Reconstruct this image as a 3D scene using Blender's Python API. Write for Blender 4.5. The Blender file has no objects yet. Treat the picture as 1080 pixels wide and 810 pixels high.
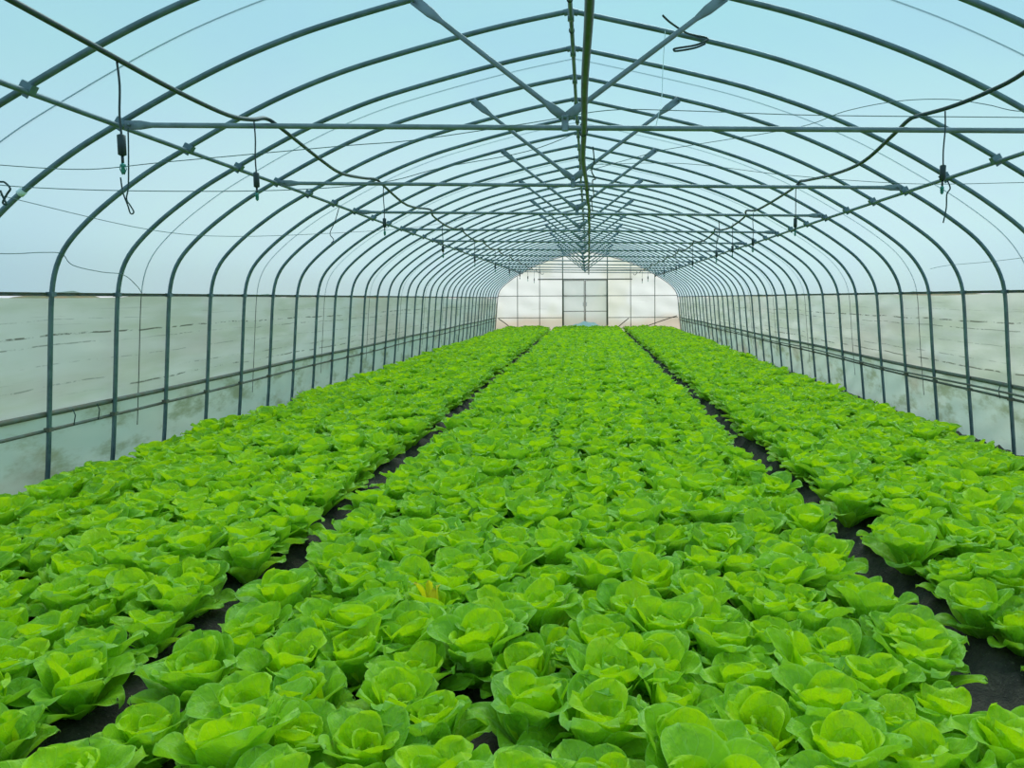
import bpy, math, random
import numpy as np
from mathutils import Vector, Matrix
random.seed(7)
rng = np.random.default_rng(7)
C = bpy.context.scene.collection
S = bpy.context.scene
YN = lambda n: 0.8 * n + 0.048          # distance of the n-th hoop
N_FIRST, N_LAST = 5, 42
Y_END = YN(42)

# ------------------------------------------------------------------ helpers
class MB:
    def __init__(self): self.v = []; self.f = []
    def add(self, vs, fs):
        o = len(self.v); self.v += [tuple(map(float, p)) for p in vs]
        self.f += [tuple(i + o for i in q) for q in fs]
    def box(self, c, sx, sy, sz, rot=None):
        vs = [Vector((x * sx / 2, y * sy / 2, z * sz / 2)) for x in (-1, 1) for y in (-1, 1) for z in (-1, 1)]
        if rot: vs = [rot @ p for p in vs]
        vs = [p + Vector(c) for p in vs]
        self.add(vs, [(0, 1, 3, 2), (4, 6, 7, 5), (0, 4, 5, 1), (2, 3, 7, 6), (0, 2, 6, 4), (1, 5, 7, 3)])
    def tube(self, pts, r, seg=8, cap=True, flat=None):
        """tube along a polyline; r scalar or list; flat: list of (wide, thin) factors per point"""
        pts = [Vector(p) for p in pts]; n = len(pts)
        rs = r if isinstance(r, (list, tuple)) else [r] * n
        vs = []; up = None
        for i in range(n):
            t = (pts[min(i + 1, n - 1)] - pts[max(i - 1, 0)]).normalized()
            if up is None:
                a = Vector((0, 1, 0)) if abs(t.y) < .8 else Vector((0, 0, 1))
                up = (a - t * a.dot(t)).normalized()
            else:
                up = (up - t * up.dot(t)).normalized()
            b = t.cross(up)
            fu, fb = flat[i] if flat else (1, 1)
            for k in range(seg):
                an = 2 * math.pi * k / seg
                vs.append(pts[i] + (up * math.cos(an) * fu + b * math.sin(an) * fb) * rs[i])
        fs = [(i * seg + k, i * seg + (k + 1) % seg, (i + 1) * seg + (k + 1) % seg, (i + 1) * seg + k)
              for i in range(n - 1) for k in range(seg)]
        if cap: fs += [tuple(range(seg))[::-1], tuple((n - 1) * seg + k for k in range(seg))]
        self.add(vs, fs)
    def build(self, name, mat, parent=None, smooth=True, loc=None):
        me = bpy.data.meshes.new(name); me.from_pydata(self.v, [], self.f)
        if smooth: me.polygons.foreach_set('use_smooth', [True] * len(me.polygons))
        me.materials.append(mat); me.update()
        o = bpy.data.objects.new(name, me); C.objects.link(o)
        if parent: o.parent = parent
        if loc: o.location = loc
        return o

def tag(o, label=None, cat=None, group=None, kind=None):
    if label: o['label'] = label
    if cat: o['category'] = cat
    if group: o['group'] = group
    if kind: o['kind'] = kind
    return o
def empty(name, loc, label, cat, group=None):
    o = bpy.data.objects.new(name, None); C.objects.link(o); o.location = loc; o.empty_display_size = .05
    return tag(o, label, cat, group)
def copy_tree(o, parent=None):
    c = o.copy(); C.objects.link(c)
    if parent: c.parent = parent
    for ch in list(o.children): copy_tree(ch, c)
    return c
def spline(pts, sub=6):
    P = [np.array(p, float) for p in pts]; out = []
    for i in range(len(P) - 1):
        a = P[max(i - 1, 0)]; b = P[i]; c = P[i + 1]; d = P[min(i + 2, len(P) - 1)]
        for k in range(sub):
            t = k / sub
            out.append(.5 * (2 * b + (c - a) * t + (2 * a - 5 * b + 4 * c - d) * t * t + (3 * b - a - 3 * c + d) * t ** 3))
    out.append(P[-1]); return out
ORD = ['zeroth', 'first', 'second', 'third', 'fourth', 'fifth', 'sixth', 'seventh', 'eighth', 'ninth', 'tenth', 'eleventh',
       'twelfth', 'thirteenth', 'fourteenth', 'fifteenth', 'sixteenth', 'seventeenth', 'eighteenth', 'nineteenth']
TENS = {20: 'twentieth', 30: 'thirtieth', 40: 'fortieth'}
def ordinal(n):
    if n < 20: return ORD[n]
    if n % 10 == 0: return TENS[n]
    return {2: 'twenty', 3: 'thirty', 4: 'forty'}[n // 10] + '-' + ORD[n % 10]

# ------------------------------------------------------------------ materials
def new_mat(name):
    m = bpy.data.materials.new(name); m.use_nodes = True; nt = m.node_tree; nt.nodes.clear()
    out = nt.nodes.new('ShaderNodeOutputMaterial'); return m, nt, out
def N(nt, typ, **kw):
    n = nt.nodes.new(typ)
    for k, v in kw.items():
        if k.startswith('i_'):
            key = k[2:].replace('_', ' '); n.inputs[int(key) if key.isdigit() else key].default_value = v
        else: setattr(n, k, v)
    return n
def math_(nt, op, a, b=None, c=None, clamp=False):
    n = nt.nodes.new('ShaderNodeMath'); n.operation = op; n.use_clamp = clamp
    for i, x in enumerate((a, b, c)):
        if x is None: continue
        if isinstance(x, (int, float)): n.inputs[i].default_value = x
        else: nt.links.new(x, n.inputs[i])
    return n.outputs[0]
def mixc(nt, f, a, b):
    n = nt.nodes.new('ShaderNodeMix'); n.data_type = 'RGBA'
    for s, x in ((n.inputs[0], f), (n.inputs[6], a), (n.inputs[7], b)):
        if isinstance(x, (int, float)): s.default_value = x
        elif isinstance(x, tuple): s.default_value = (*x, 1) if len(x) == 3 else x
        else: nt.links.new(x, s)
    return n.outputs[2]
def ramp(nt, x, lo, hi):
    n = nt.nodes.new('ShaderNodeMapRange'); n.clamp = True; n.interpolation_type = 'SMOOTHSTEP'
    nt.links.new(x, n.inputs[0]); n.inputs[1].default_value = lo; n.inputs[2].default_value = hi
    return n.outputs[0]
def noise(nt, scale, vec=(1, 1, 1), detail=4, coord='pos', rough=.55, off=(0, 0, 0)):
    g = nt.nodes.new('ShaderNodeNewGeometry') if coord == 'pos' else nt.nodes.new('ShaderNodeTexCoord')
    mp = nt.nodes.new('ShaderNodeMapping'); mp.inputs['Scale'].default_value = vec; mp.inputs['Location'].default_value = off
    nt.links.new(g.outputs['Position'] if coord == 'pos' else g.outputs['Object'], mp.inputs['Vector'])
    t = nt.nodes.new('ShaderNodeTexNoise'); t.inputs['Scale'].default_value = scale
    t.inputs['Detail'].default_value = detail; t.inputs['Roughness'].default_value = rough
    nt.links.new(mp.outputs[0], t.inputs['Vector']); return t.outputs['Fac']

def mat_plain(name, col, rough=.5, metal=0., var=.0, scale=20, bump=0., col2=None):
    m, nt, out = new_mat(name)
    p = N(nt, 'ShaderNodeBsdfPrincipled'); p.inputs['Roughness'].default_value = rough; p.inputs['Metallic'].default_value = metal
    nz = noise(nt, scale)
    c = mixc(nt, ramp(nt, nz, .35, .65), col, col2 if col2 else tuple(x * (1 - var) for x in col))
    nt.links.new(c, p.inputs['Base Color'])
    if bump:
        b = N(nt, 'ShaderNodeBump'); b.inputs['Strength'].default_value = bump; b.inputs['Distance'].default_value = .01
        nt.links.new(nz, b.inputs['Height']); nt.links.new(b.outputs[0], p.inputs['Normal'])
    nt.links.new(p.outputs[0], out.inputs[0]); return m

M = {}
M['steel'] = mat_plain('galvanised_steel', (.155, .22, .255), .45, .3, scale=9, col2=(.105, .155, .185))
M['bar_steel'] = mat_plain('grey_tie_steel', (.22, .265, .31), .45, .3, scale=9, col2=(.16, .205, .22))
M['rust'] = mat_plain('weathered_steel', (.17, .19, .17), .7, .15, scale=14, col2=(.17, .145, .11))
M['hose'] = mat_plain('black_hose_plastic', (.025, .05, .055), .45, 0, .3)
M['pipe'] = mat_plain('dark_green_pipe', (.045, .08, .105), .45, 0, .4, scale=12)
M['weight'] = mat_plain('dark_weight_plastic', (.02, .04, .045), .5, 0, .2)
M['nozzle'] = mat_plain('green_nozzle_plastic', (.05, .30, .26), .4, 0, .3)
M['cord'] = mat_plain('dark_cord', (.04, .08, .08), .8, 0, .3)
M['string'] = mat_plain('grey_nylon_string', (.12, .2, .22), .6, 0, .2)
M['white'] = mat_plain('white_plastic_tape', (.75, .85, .85), .5, 0, .1)
M['rope'] = mat_plain('black_press_rope', (.03, .045, .05), .7, 0, .2)
M['stick'] = mat_plain('brown_cane', (.12, .08, .05), .8, 0, .3)

def film_mat(name, thin, milky, fac, mottle=None, dirt=None, gloss=.03):
    """polythene sheet: part see-through, part light-scattering"""
    m, nt, out = new_mat(name)
    tr = N(nt, 'ShaderNodeBsdfTransparent'); tr.inputs[0].default_value = (*thin, 1)
    tl = N(nt, 'ShaderNodeBsdfTranslucent'); df = N(nt, 'ShaderNodeBsdfDiffuse')
    col = milky
    if mottle: col = mixc(nt, ramp(nt, noise(nt, *mottle[1]), .35, .68), milky, mottle[0])
    facs = fac
    if dirt: col, facs = dirt(nt, col, fac)
    for n_ in (tl, df):
        if isinstance(col, tuple): n_.inputs[0].default_value = (*col, 1)
        else: nt.links.new(col, n_.inputs[0])
    m1 = N(nt, 'ShaderNodeMixShader'); m1.inputs[0].default_value = .25
    nt.links.new(tl.outputs[0], m1.inputs[1]); nt.links.new(df.outputs[0], m1.inputs[2])
    m2 = N(nt, 'ShaderNodeMixShader')
    if isinstance(facs, (int, float)): m2.inputs[0].default_value = facs
    else: nt.links.new(facs, m2.inputs[0])
    nt.links.new(tr.outputs[0], m2.inputs[1]); nt.links.new(m1.outputs[0], m2.inputs[2])
    nt.links.new(m2.outputs[0], out.inputs[0]); return m

M['roof_film'] = film_mat('roof_polythene', (.82, .98, .99), (.44, .73, .78), .44, ((.42, .68, .81), (1.1, (1, .6, 1), 3)))

def dirt_side(nt, col, fac):
    # long horizontal mud streaks and stains, lying in the sheet
    g = nt.nodes.new('ShaderNodeNewGeometry'); sx = nt.nodes.new('ShaderNodeSeparateXYZ'); nt.links.new(g.outputs['Position'], sx.inputs[0])
    z = sx.outputs['Z']
    low = noise(nt, 1.6, (1, .35, 2.4), 5)
    col = mixc(nt, math_(nt, 'MULTIPLY', ramp(nt, low, .42, .68), .75), col, (.74, .78, .60))
    warm = noise(nt, .8, (1, .25, 1.2), 3, off=(3, 7, 1))
    col = mixc(nt, math_(nt, 'MULTIPLY', ramp(nt, warm, .48, .66), .6), col, (.86, .76, .68))
    # muddy creases: thin broken lines running along the sheet
    wav = noise(nt, .9, (1, .6, .1), 3, off=(1, 4, 0))
    zw = math_(nt, 'ADD', z, math_(nt, 'MULTIPLY', math_(nt, 'SUBTRACT', wav, .5), .12))
    for k, (z0, hw, strength) in enumerate(((1.245, .010, .85), (1.17, .007, .6), (1.02, .006, .35), (.86, .008, .5), (.765, .010, .8), (1.36, .005, .3))):
        brk = noise(nt, 4.0, (1, .8, 2.0), 5, rough=.75, off=(k * 3.1, k * 7.7, k))
        brk2 = noise(nt, .35, (1, 1, .2), 2, off=(k * 5.1, k * 2.7, k))
        ln = ramp(nt, math_(nt, 'ABSOLUTE', math_(nt, 'SUBTRACT', zw, z0)), hw, hw * .3)
        ln = math_(nt, 'MULTIPLY', ln, math_(nt, 'MULTIPLY', ramp(nt, brk, .45, .54), ramp(nt, brk2, .36, .48)))
        col = mixc(nt, math_(nt, 'MULTIPLY', ln, strength), col, (.10, .11, .07))
    st = noise(nt, 3.0, (1, .22, 9), 6, rough=.7)
    col = mixc(nt, math_(nt, 'MULTIPLY', ramp(nt, st, .62, .72), .35), col, (.30, .30, .22))
    return col, fac
M['side_film'] = film_mat('old_side_polythene', (.85, .9, .85), (1.0, .98, .89), .92, ((.93, .96, .90), (.7, (1, .5, 1), 3)), dirt_side)
def dirt_skirt(nt, col, fac):
    a = noise(nt, 2.2, (1, .6, 1.6), 6, rough=.65)
    col = mixc(nt, math_(nt, 'MULTIPLY', ramp(nt, a, .48, .68), .85), col, (.38, .44, .25))
    b = noise(nt, 1.1, (1, .5, 1), 4, off=(5, 2, 3))
    col = mixc(nt, math_(nt, 'MULTIPLY', ramp(nt, b, .55, .72), .6), col, (.60, .46, .34))
    return col, fac
M['skirt_film'] = film_mat('green_skirt_polythene', (.55, .8, .7), (.84, .92, .78), .84, ((.72, .86, .76), (1.3, (1, .5, 1), 4)), dirt_skirt)
def dirt_end(nt, col, fac):
    g = nt.nodes.new('ShaderNodeNewGeometry'); sx = nt.nodes.new('ShaderNodeSeparateXYZ'); nt.links.new(g.outputs['Position'], sx.inputs[0])
    n_ = noise(nt, .5, (1, 1, 1), 3)
    zz = math_(nt, 'ADD', sx.outputs['Z'], math_(nt, 'MULTIPLY', n_, .8))
    col = mixc(nt, math_(nt, 'MULTIPLY', ramp(nt, zz, 1.25, .75), .75), col, (.78, .58, .42))
    side = noise(nt, .45, (1, 1, .7), 2, off=(2, 0, 5))
    col = mixc(nt, math_(nt, 'MULTIPLY', ramp(nt, side, .45, .6), .5), col, (.85, .80, .62))
    st = noise(nt, 2.5, (.3, 1, 5), 5, rough=.7)
    col = mixc(nt, math_(nt, 'MULTIPLY', ramp(nt, st, .62, .7), .3), col, (.45, .42, .38))
    return col, fac
M['end_film'] = film_mat('white_end_polythene', (.9, .88, .88), (1.0, .96, .95), .95, None, dirt_end)
M['door_film'] = film_mat('door_polythene', (.9, .92, .92), (.90, .91, .90), .93, ((.97, .96, .95), (1.5, (1, 1, .7), 4)))

# soil
m, nt, out = new_mat('dark_damp_soil')
p = N(nt, 'ShaderNodeBsdfPrincipled'); p.inputs['Roughness'].default_value = .85
n1 = noise(nt, 9, detail=8, rough=.7); n2 = noise(nt, 70, detail=4)
c = mixc(nt, ramp(nt, n1, .35, .7), (.030, .024, .018), (.085, .066, .048))
c = mixc(nt, ramp(nt, n2, .6, .75), c, (.15, .125, .10))
nt.links.new(c, p.inputs['Base Color'])
b = N(nt, 'ShaderNodeBump'); b.inputs['Strength'].default_value = .8; b.inputs['Distance'].default_value = .02
nt.links.new(n2, b.inputs['Height']); nt.links.new(b.outputs[0], p.inputs['Normal']); nt.links.new(p.outputs[0], out.inputs[0])
M['soil'] = m
M['field'] = mat_plain('field_grass', (.10, .13, .05), .9, 0, scale=1.3, col2=(.20, .15, .07))

def leaf_mat(name, blade, blade2, rib, trans, tfac=.4, rnd=.25):
    m, nt, out = new_mat(name)
    uv = N(nt, 'ShaderNodeUVMap'); sp = N(nt, 'ShaderNodeSeparateXYZ'); nt.links.new(uv.outputs[0], sp.inputs[0])
    u = sp.outputs[0]; v = sp.outputs[1]                    # u along the leaf, v across 0..1
    av = math_(nt, 'ABSOLUTE', math_(nt, 'MULTIPLY_ADD', v, 2., -1.))
    info = N(nt, 'ShaderNodeObjectInfo')
    big = noise(nt, .55, detail=2)
    lr = N(nt, 'ShaderNodeAttribute', attribute_name='leaf_random')
    f = math_(nt, 'ADD', math_(nt, 'MULTIPLY', info.outputs['Random'], .35), math_(nt, 'ADD', math_(nt, 'MULTIPLY', ramp(nt, big, .35, .65), .2), math_(nt, 'MULTIPLY', lr.outputs['Fac'], .45)))
    col = mixc(nt, f, blade, blade2)
    puck = noise(nt, 55, coord='obj', detail=3)
    col = mixc(nt, math_(nt, 'MULTIPLY', ramp(nt, puck, .45, .7), .3), col, tuple(min(1, x * 1.5) for x in blade2))
    # side veins
    ve = math_(nt, 'FRACT', math_(nt, 'SUBTRACT', math_(nt, 'MULTIPLY', u, 6.5), math_(nt, 'MULTIPLY', av, 2.4)))
    ve = ramp(nt, math_(nt, 'ABSOLUTE', math_(nt, 'SUBTRACT', ve, .5)), .09, .0)
    mid = ramp(nt, math_(nt, 'ADD', av, math_(nt, 'MULTIPLY', u, .16)), .22, .10)
    col = mixc(nt, math_(nt, 'MULTIPLY', ve, .22), col, rib)
    col = mixc(nt, math_(nt, 'MULTIPLY', mid, math_(nt, 'SUBTRACT', .85, math_(nt, 'MULTIPLY', u, .7))), col, rib)
    rim = math_(nt, 'MAXIMUM', ramp(nt, av, .90, 1.), ramp(nt, u, .955, 1.))
    col = mixc(nt, math_(nt, 'MULTIPLY', rim, .4), col, rib)
    p = N(nt, 'ShaderNodeBsdfPrincipled'); p.inputs['Roughness'].default_value = .42
    p.inputs['Specular IOR Level'].default_value = .3
    nt.links.new(col, p.inputs['Base Color'])
    h = math_(nt, 'ADD', math_(nt, 'MULTIPLY', puck, .8), math_(nt, 'MULTIPLY', math_(nt, 'ADD', ve, mid), -.12))
    b = N(nt, 'ShaderNodeBump'); b.inputs['Strength'].default_value = .8; b.inputs['Distance'].default_value = .009
    nt.links.new(h, b.inputs['Height']); nt.links.new(b.outputs[0], p.inputs['Normal'])
    tl = N(nt, 'ShaderNodeBsdfTranslucent'); nt.links.new(mixc(nt, .55, col, trans), tl.inputs[0]); nt.links.new(b.outputs[0], tl.inputs[1])
    mx = N(nt, 'ShaderNodeMixShader'); mx.inputs[0].default_value = tfac
    nt.links.new(p.outputs[0], mx.inputs[1]); nt.links.new(tl.outputs[0], mx.inputs[2]); nt.links.new(mx.outputs[0], out.inputs[0])
    return m
M['leaf_outer'] = leaf_mat('outer_leaf_green', (.20, .48, .032), (.48, .77, .026), (.56, .82, .26), (.55, .90, .015), .38)
M['leaf_inner'] = leaf_mat('inner_leaf_green', (.32, .64, .014), (.64, .86, .006), (.62, .86, .16), (.78, 1.0, .005), .45)
M['leaf_heart'] = leaf_mat('heart_leaf_yellow_green', (.48, .76, .012), (.66, .86, .01), (.6, .8, .2), (.6, .9, .01), .45)
M['leaf_yellow'] = leaf_mat('yellow_leaf', (.98, .80, .01), (1., .86, .02), (1., .9, .3), (1., .85, .0), .5)

# ------------------------------------------------------------------ camera, sky
FPX = 807.36
yw, pt, ro = math.radians(.782), math.radians(5.394), math.radians(-.2355)
F = Vector((-math.sin(yw) * math.cos(pt), math.cos(yw) * math.cos(pt), -math.sin(pt)))
R_ = Vector((math.cos(yw), math.sin(yw), 0)); U_ = R_.cross(F)
R2 = R_ * math.cos(ro) + U_ * math.sin(ro); U2 = U_ * math.cos(ro) - R_ * math.sin(ro)
cam = bpy.data.cameras.new('camera'); co = bpy.data.objects.new('camera', cam); C.objects.link(co)
mw = Matrix((R2, U2, -F)).transposed().to_4x4(); mw.translation = (0, 0, 1.5); co.matrix_world = mw
cam.sensor_width = 36; cam.lens = FPX / 1080 * 36
cam.shift_x = -69.955 / 1080; cam.shift_y = -14.29 / 1080
cam.clip_start = .05; cam.clip_end = 400
S.camera = co
def project(x, y, z):
    v = Vector((x, y, z - 1.5)); d = v.dot(F)
    if d < .1: return None
    return 609.955 + FPX * v.dot(R2) / d, 390.71 - FPX * v.dot(U2) / d, d

w = bpy.data.worlds.new('overcast_sky'); S.world = w; w.use_nodes = True; nt = w.node_tree; nt.nodes.clear()
wo = N(nt, 'ShaderNodeOutputWorld'); bg = N(nt, 'ShaderNodeBackground')
tc = N(nt, 'ShaderNodeTexCoord'); sp = N(nt, 'ShaderNodeSeparateXYZ'); nt.links.new(tc.outputs['Generated'], sp.inputs[0])
mp = N(nt, 'ShaderNodeMapping'); mp.inputs['Scale'].default_value = (1, 1, 2.2); nt.links.new(tc.outputs['Generated'], mp.inputs[0])
tn = N(nt, 'ShaderNodeTexNoise'); tn.inputs['Scale'].default_value = 1.6; tn.inputs['Detail'].default_value = 3; nt.links.new(mp.outputs[0], tn.inputs['Vector'])
cl = mixc(nt, ramp(nt, sp.outputs[2], -.02, .45), (.46, .66, .86), (.44, .71, .765))
cl = mixc(nt, math_(nt, 'MULTIPLY', ramp(nt, tn.outputs['Fac'], .4, .62), .5), cl, (.56, .70, .83))
cl = mixc(nt, math_(nt, 'MULTIPLY', math_(nt, 'MULTIPLY', ramp(nt, sp.outputs[1], .55, .98), ramp(nt, sp.outputs[2], .34, .08)), .95), cl, (.98, .95, .93))
nt.links.new(cl, bg.inputs[0]); bg.inputs[1].default_value = 1.0; nt.links.new(bg.outputs[0], wo.inputs[0])
S.view_settings.view_transform = 'Standard'; S.view_settings.look = 'None'; S.view_settings.gamma = 1
S.view_settings.use_curve_mapping = False; S.view_settings.exposure = 0.0
sun = bpy.data.lights.new('veiled_sun', 'SUN'); sun.energy = 2.95; sun.angle = math.radians(32); sun.color = (1, .98, .93)
so = bpy.data.objects.new('veiled_sun', sun); C.objects.link(so); so.rotation_euler = (math.radians(-38), math.radians(12), 0)

# ------------------------------------------------------------------ hoop profile (x, z)
LEFT = [(-4.14, -.05), (-4.10, .19), (-4.04, .85), (-3.985, 1.50), (-3.955, 1.70), (-3.89, 1.86), (-3.83, 1.93), (-3.71, 2.05), (-3.56, 2.18), (-3.34, 2.34),
        (-3.17, 2.455), (-2.905, 2.60), (-2.65, 2.74), (-2.22, 2.95), (-1.78, 3.12), (-1.46, 3.215), (-1.05, 3.325), (-.60, 3.435), (-.12, 3.53)]
RIGHT = [(-.12, 3.53), (.37, 3.425), (.90, 3.305), (1.36, 3.185), (1.9, 3.0), (2.33, 2.815), (2.65, 2.65), (2.93, 2.49), (3.15, 2.365), (3.37, 2.215), (3.63, 2.02),
         (3.78, 1.83), (3.865, 1.68), (3.895, 1.56), (3.96, .85), (4.04, .15), (4.06, -.05)]
PL = [(p[0], p[1]) for p in spline(LEFT, 4)]; PR = [(p[0], p[1]) for p in spline(RIGHT, 4)]
def even_smooth(P_, step=.07, passes=6):
    P_ = [Vector(p) for p in P_]; out = [P_[0]]; acc = 0.
    for a, b in zip(P_, P_[1:]):
        L = (b - a).length; t = step - acc
        while t < L: out.append(a + (b - a) * (t / L)); t += step
        acc = L - (t - step)
    out.append(P_[-1])
    for _ in range(passes):
        out = [out[0]] + [(out[i - 1] + out[i] * 2 + out[i + 1]) / 4 for i in range(1, len(out) - 1)] + [out[-1]]
    return [tuple(p) for p in out]
PL = even_smooth(PL); PR = even_smooth(PR)
def prof_x(z, side):                     # hoop x at height z
    P_ = PL if side < 0 else PR[::-1]
    for a, b in zip(P_, P_[1:]):
        if a[1] <= z <= b[1]: return a[0] + (b[0] - a[0]) * (z - a[1]) / max(1e-6, b[1] - a[1])
    return P_[0][0]
def prof_z(x):
    P_ = PL + PR[1:]
    for a, b in zip(P_, P_[1:]):
        if a[0] <= x <= b[0]: return a[1] + (b[1] - a[1]) * (x - a[0]) / max(1e-6, b[0] - a[0])
    return 0
def outward(P_, d):
    """profile pushed outwards by d"""
    out = []
    for i, p in enumerate(P_):
        a = P_[max(0, i - 1)]; b = P_[min(len(P_) - 1, i + 1)]
        t = Vector((b[0] - a[0], b[1] - a[1])).normalized(); out.append((p[0] - t.y * d, p[1] + t.x * d))
    return out

# ------------------------------------------------------------------ ground, beds, field outside
def struct(o): o['kind'] = 'structure'; return o
def vnoise(x, y, s):
    return (np.sin(x * s * 1.3 + 2 * np.sin(y * s * .7)) * np.cos(y * s * 1.1 + 1.7 * np.sin(x * s * .9)))
xs = np.arange(-4.3, 4.301, .035); ys = np.concatenate([np.arange(-1, 10, .05), np.arange(10, Y_END + .31, .12)])
X, Y = np.meshgrid(xs, ys)
def bed_h(X):
    h = np.zeros_like(X)
    for a, b in ((-3.80, -1.66), (-1.42, 1.30), (1.56, 3.22)):
        h = np.maximum(h, np.clip(np.minimum(X - a, b - X) / .09 + .5, 0, 1))
    return h
BED = .07
Z = BED * bed_h(X) + .010 * vnoise(X, Y, 7) + .008 * vnoise(X + 3, Y, 17) + .009 * vnoise(X, Y + 5, 41) + .007 * rng.standard_normal(X.shape)
nx, ny = len(xs), len(ys)
idx = np.arange(nx * ny).reshape(ny, nx)
q = np.stack([idx[:-1, :-1], idx[:-1, 1:], idx[1:, 1:], idx[1:, :-1]], -1).reshape(-1, 4)
mb = MB(); mb.v = np.stack([X, Y, Z], -1).reshape(-1, 3).tolist(); mb.f = [tuple(t) for t in q.tolist()]
struct(mb.build('floor', M['soil']))
mb = MB(); mb.add([(-150, -60, -.08), (150, -60, -.08), (150, 260, -.08), (-150, 260, -.08)], [(0, 1, 2, 3)])
struct(mb.build('ground', M['field']))
for nm, x0, sg in (('trim_1', -13, -1), ('trim_2', 13, 1)):            # low grassy banks beyond each side
    mb = MB(); vs = []; K = 80
    for i in range(K + 1):
        yy = -20 + i * 100 / K; hh = 1.62 + .10 * math.sin(i * 1.7) + .07 * math.sin(i * 4.1)
        for dx, hz in ((0, -.1), (1.2, hh * .75), (2.2, hh), (4, hh * .9), (7, -.1)): vs.append((x0 + sg * dx, yy, hz))
    fs = [(i * 5 + k, i * 5 + k + 1, i * 5 + k + 6, i * 5 + k + 5) for i in range(K) for k in range(4)]
    mb.add(vs, fs); struct(mb.build('ground', M['field']))

# ------------------------------------------------------------------ polythene skins
def skin(name, path, y0, y1, mat, dy=.4, wob=None, parent=None):
    mb = MB(); ny = int((y1 - y0) / dy) + 1; vs = []; n = len(path)
    for j in range(ny + 1):
        y = y0 + (y1 - y0) * j / ny
        for i, (x, z) in enumerate(path):
            dx, dz = wob(y, x, z) if wob else (0, 0)
            vs.append((x + dx, y, z + dz))
    mb.add(vs, [(j * n + i, j * n + i + 1, (j + 1) * n + i + 1, (j + 1) * n + i) for j in range(ny) for i in range(n - 1)])
    return mb.build(name, mat, parent)
OUT = outward(PL + PR[1:], .026)
RAILZ = 1.545
roof = [p for p in OUT if p[1] > RAILZ + .01]
roof = [(prof_x(RAILZ, -1) - .026, RAILZ - .004)] + roof + [(prof_x(RAILZ, 1) + .026, RAILZ - .004)]
Y0 = -2.4
struct(skin('ceiling', roof, Y0, Y_END, M['roof_film']))
def curtain(side):
    zs = np.linspace(.62, RAILZ - .012, 16)
    off = .035 * side
    path = [(prof_x(z, side) + off, z) for z in zs]
    def wob(y, x, z):
        k = (RAILZ - z) / .9
        d = .012 * math.sin(y * 1.9 + z * 5) * k + .010 * math.sin(z * 23 + 1.2 * math.sin(y * .8)) * min(1, k * 3) + .006 * math.sin(y * 6.3 + z * 9)
        top = -.022 * max(0, math.sin(y * 1.1 + 1.3 * side) * math.sin(y * .37 + 2)) if z > RAILZ - .05 else 0
        return abs(d) * side, top
    o = struct(skin('wall_left' if side < 0 else 'wall_right', path, Y0, Y_END, M['side_film'], .12, wob))
    path = [(prof_x(z, side) + off * .8, z) for z in np.linspace(-.03, .64, 12)]
    def wob2(y, x, z):
        d = .012 * math.sin(y * 3.1 + z * 11) + .008 * math.sin(y * 9 + z * 6)
        return (abs(d) + .004) * side, 0
    sk = skin('skirt_film', path, Y0, Y_END, M['skirt_film'], .12, wob2, o)
    sk['label'] = 'greener dirt-stained polythene skirt'
curtain(-1); curtain(1)

# end wall
E0 = Y_END + .03
mb = MB(); path = [p for p in outward(PL + PR[1:], .02)]
K = 24; vs = []
for i, (x, z) in enumerate(path):
    for k in range(K + 1):
        t = k / K; zz = z * t
        vs.append((x, E0 + .008 * math.sin(x * 7 + zz * 5) + .01 * math.sin(zz * 9 + x * 2), zz))
mb.add(vs, [(i * (K + 1) + k, (i + 1) * (K + 1) + k, (i + 1) * (K + 1) + k + 1, i * (K + 1) + k + 1) for i in range(len(path) - 1) for k in range(K)])
struct(mb.build('wall_back', M['end_film']))
YE = Y_END - .03
for x, lab in ((-3.12, 'leftmost thin steel post of the far end wall'), (-2.15, 'thin steel post left of the far door, under the crossbar end'),
               (-1.14, 'tall post forming the left jamb of the far door'), (.84, 'tall post forming the right jamb of the far door'),
               (1.85, 'thin steel post right of the far door, under the crossbar end'), (2.91, 'rightmost thin steel post of the far end wall')):
    mb = MB(); mb.tube([(x, YE, -.02), (x + (.02 if x < 0 else -.02), YE, prof_z(x) - .02)], .015 if abs(x) > 1.2 else .022, 8)
    tag(mb.build('end_wall_post', M['rust']), lab, 'post', 'posts of the far end wall')
for x0, x1, z, r, lab in ((-2.2, 1.9, 2.32, .025, 'thick horizontal crossbar above the far door'),
                          (-3.95, 3.88, 1.60, .014, 'thin rail across the far end wall at waist height'),
                          (-4.0, -1.16, .65, .014, 'low rail on far end wall, left of the door'),
                          (.86, 3.9, .65, .014, 'low rail on far end wall, right of the door'),
                          (-2.9, 2.75, 2.72, .014, 'upper rail across the gable of the far end wall')):
    mb = MB(); mb.tube([(x0, YE - .04, z), (x1, YE - .04, z)], r, 8)
    tag(mb.build('end_wall_rail', M['rust']), lab, 'rail', 'rails of the far end wall')
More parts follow.
